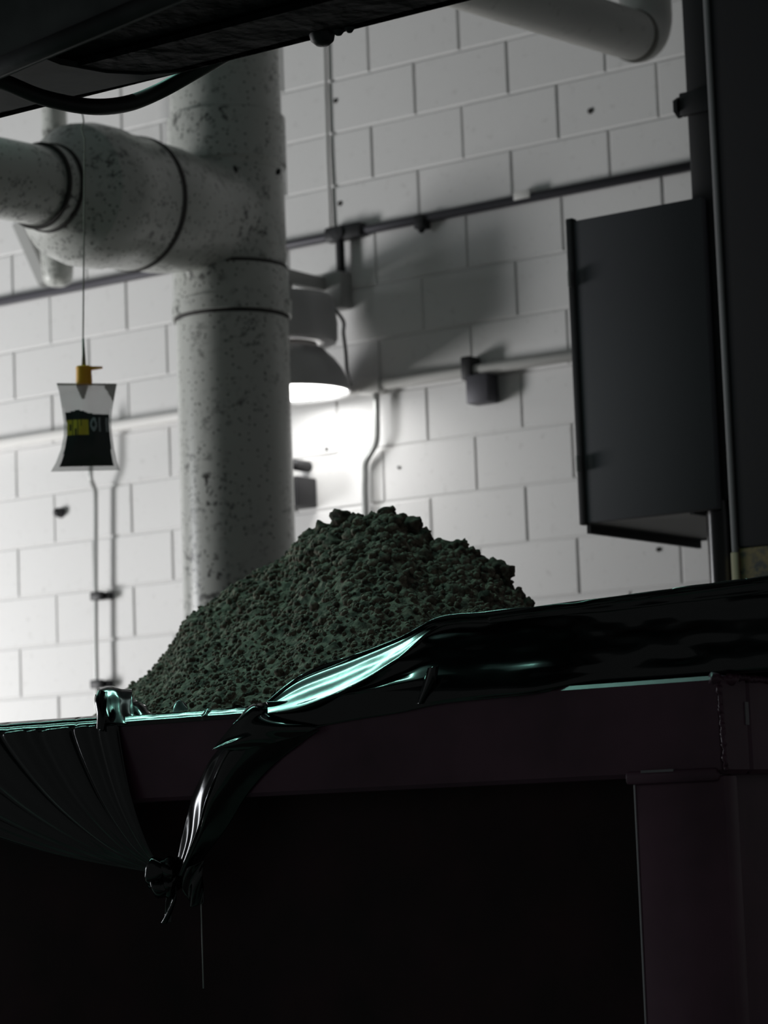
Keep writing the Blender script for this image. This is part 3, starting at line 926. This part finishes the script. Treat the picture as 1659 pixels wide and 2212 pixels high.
# gathered sheet over the left part of the rim, pulled to the knot
g = []
xs = [-420, -260, -120, 0, 80, 160, 215, 262]
k0 = at(365, 1895, RY0 + .0)
r_in, r_top, r_t2, r_t3, r_fr, r_a, r_b, r_c, r_k = [], [], [], [], [], [], [], [], []
for x in xs:
    e0_ = at(x, 1575, RY0)
    X = e0_.x
    r_in.append(Vector((X, RY0 + .16, RZ - .05)))
    r_top.append(Vector((X, RY0 + .05, RZ + .006)))
    r_t2.append(Vector((X, RY0 + .0115, RZ + .006)))
    r_t3.append(Vector((X, RY0 + .004, RZ - .0015)))
    r_fr.append(Vector((X, RY0 - .0045, RZ - .010)))
    r_a.append(Vector((X, RY0 - .010, RZ - .03)))
    q1 = Vector((X, RY0 - .008, RZ - .03))
    r_b.append(q1.lerp(k0, .33) + Vector((0, -.015, -.03)))
    r_c.append(q1.lerp(k0, .68) + Vector((0, -.015, -.03)))
    r_k.append(q1.lerp(k0, .97) + Vector((0, -.006, 0)))
rows = [r_in, r_top, r_t2, r_t3, r_fr, r_a, r_b, r_c, r_k]
def wrG(u, v, p):
    if v < .2: return 0
    if v < .5: am = .25
    else: am = max(.12, 1 - (v - .55) * 2.6) if v > .55 else .25 + (v - .5) * 15
    uu = u + .010 * sin(v * 9)
    ph = uu * 46 + 1.6 * noise.noise(Vector((u * 7, 0, 3)))
    return am * (.0048 * max(0, sin(ph)) ** 6 + .0008 * sin(uu * 71 + 1) + .0012 * noise.noise(Vector((u * 30, v * 2, 5))))
sheet('gathered_sheet', rows, 300, 80, wrG)

# loop of film standing on the rim
lp = []
for (y, Y_) in ((1563, RY0 - .006), (1545, RY0 + .010), (1522, RY0 + .030), (1503, RY0 + .046), (1490, RY0 + .062), (1489, RY0 + .085), (1520, RY0 + .11)):
    k_ = (1563 - y) / 75
    lp.append([at(232 - 16 * k_, y + 2, Y_ + .012), at(226 - 12 * k_, y, Y_ - .004), at(238 - 6 * k_, y - 2, Y_), at(252, y, Y_ - .002), at(268 + 2 * (1 - k_), y + 1, Y_), at(284 + 8 * (1 - k_), y + 6 * k_, Y_ + .01)])
sheet('rim_loop', lp, 60, 40, lambda u, v, p: (.0022 * sin(u * 12 + v * 2.5) + .0012 * noise.noise(p * 30)) * min(1, v * 5), .002)
lp = [[at(206, 1500, RY0 + .02), at(214, 1494, RY0 + .012), at(228, 1492, RY0 + .02)], [at(202, 1515, RY0 + .01), at(213, 1512, RY0 - .002), at(230, 1510, RY0 + .006)], [at(210, 1540, RY0), at(218, 1540, RY0 - .012), at(228, 1538, RY0 - .004)], [at(212, 1575, RY0 - .012), at(216, 1578, RY0 - .02), at(222, 1580, RY0 - .012)]]
sheet('loop_fold', lp, 24, 24, lambda u, v, p: .003 * sin(u * 8 + v * 4), .002)
# narrow film edge wrapped over the rim between the loop and the folded end
xs_ = [at(212 + k * (605 - 212) / 14, 1555 - k * 2, RY0).x for k in range(15)]
c0_, c1_ = .010, .010
re_ = []
for (y_, z_) in ((RY0 + .05, RZ + .004), (RY0 + c0_ + .002, RZ + .0045), (RY0 + c0_, RZ + .004), (RY0 + c0_ * .67, RZ + .004 - c1_ * .33), (RY0 + c0_ * .33, RZ + .004 - c1_ * .67), (RY0 - .0025, RZ + .004 - c1_ * 1.2), (RY0 - .0028, RZ - .010), (RY0 - .003, RZ - .016)):
    re_.append([Vector((x, y_, z_)) for x in xs_])
sheet('rim_film', re_, 120, 28, lambda u, v, p: .0003 * noise.noise(Vector((u * 16, v, 0))) - (.002 if .58 < u < .60 else 0), .001)
# dark film tucked beside the heap
lp = [[at(265, 1500, -3.72), at(285, 1505, -3.70), at(318, 1530, -3.7)], [at(270, 1520, -3.74), at(295, 1522, -3.72), at(330, 1540, -3.72)], [at(270, 1560, -3.75), at(300, 1560, -3.75), at(350, 1560, -3.75)]]
sheet('tucked_film', lp, 20, 20, lambda u, v, p: .006 * noise.noise(p * 30))
lp = [[at(378, 1520, -3.70), at(388, 1512, -3.70), at(402, 1522, -3.70)], [at(372, 1545, -3.72), at(388, 1540, -3.72), at(412, 1545, -3.72)], [at(365, 1570, -3.74), at(388, 1570, -3.74), at(418, 1570, -3.74)]]
sheet('tucked_film', lp, 14, 14, lambda u, v, p: .004 * noise.noise(p * 30))

# knot and tails
kn = MB()
for k in range(5):
    c_ = k0 + Vector((rnd.uniform(-.018, .018), -.014 - rnd.uniform(0, .014), rnd.uniform(-.03, .018)))
    bm = bmesh.new()
    bmesh.ops.create_icosphere(bm, subdivisions=3, radius=.022)
    for v in bm.verts:
        v.co = v.co * (1 + .5 * noise.noise(v.co * 45 + Vector((k * 3, 0, 0))))
        v.co.z *= 1.25
        v.co += c_
    kn.bm(bm)
kn.build('knot', M['plastic'], liner, 1)
tl = [[at(352, 1905, RY0 - .02), at(366, 1905, RY0 - .028), at(380, 1910, RY0 - .02)], [at(362, 1945, RY0 - .014), at(370, 1945, RY0 - .02), at(380, 1945, RY0 - .014)], [at(346, 1995, RY0 - .01), at(358, 1995, RY0 - .02), at(368, 1992, RY0 - .012)]]
sheet('tail', tl, 12, 30, lambda u, v, p: .004 * sin(u * 8 + v * 9))
tl = [[at(390, 1875, RY0 - .02), at(412, 1872, RY0 - .03), at(440, 1858, RY0 - .02)], [at(396, 1915, RY0 - .02), at(412, 1910, RY0 - .028), at(438, 1900, RY0 - .02)], [at(408, 1958, RY0 - .012), at(424, 1957, RY0 - .018), at(441, 1950, RY0 - .012)]]
sheet('tail', tl, 12, 30, lambda u, v, p: .004 * sin(u * 8 + v * 9))
# thin pale cord hanging from the knot
c0 = at(437, 1945, RY0 - .004)
zz = at(447, 2135, RY0 - .004).z
o = MB().tube([(c0.x, RY0 - .008, c0.z + .03), (c0.x, RY0 - .008, c0.z), (c0.x, RY0 - .008, (c0.z + zz) / 2), (c0.x, RY0 - .008, zz)], .0015, 6).build('tie_cord', M['bracket'], None, 1)
tag(o, 'thin pale cord hanging straight down from the plastic knot', 'cord')
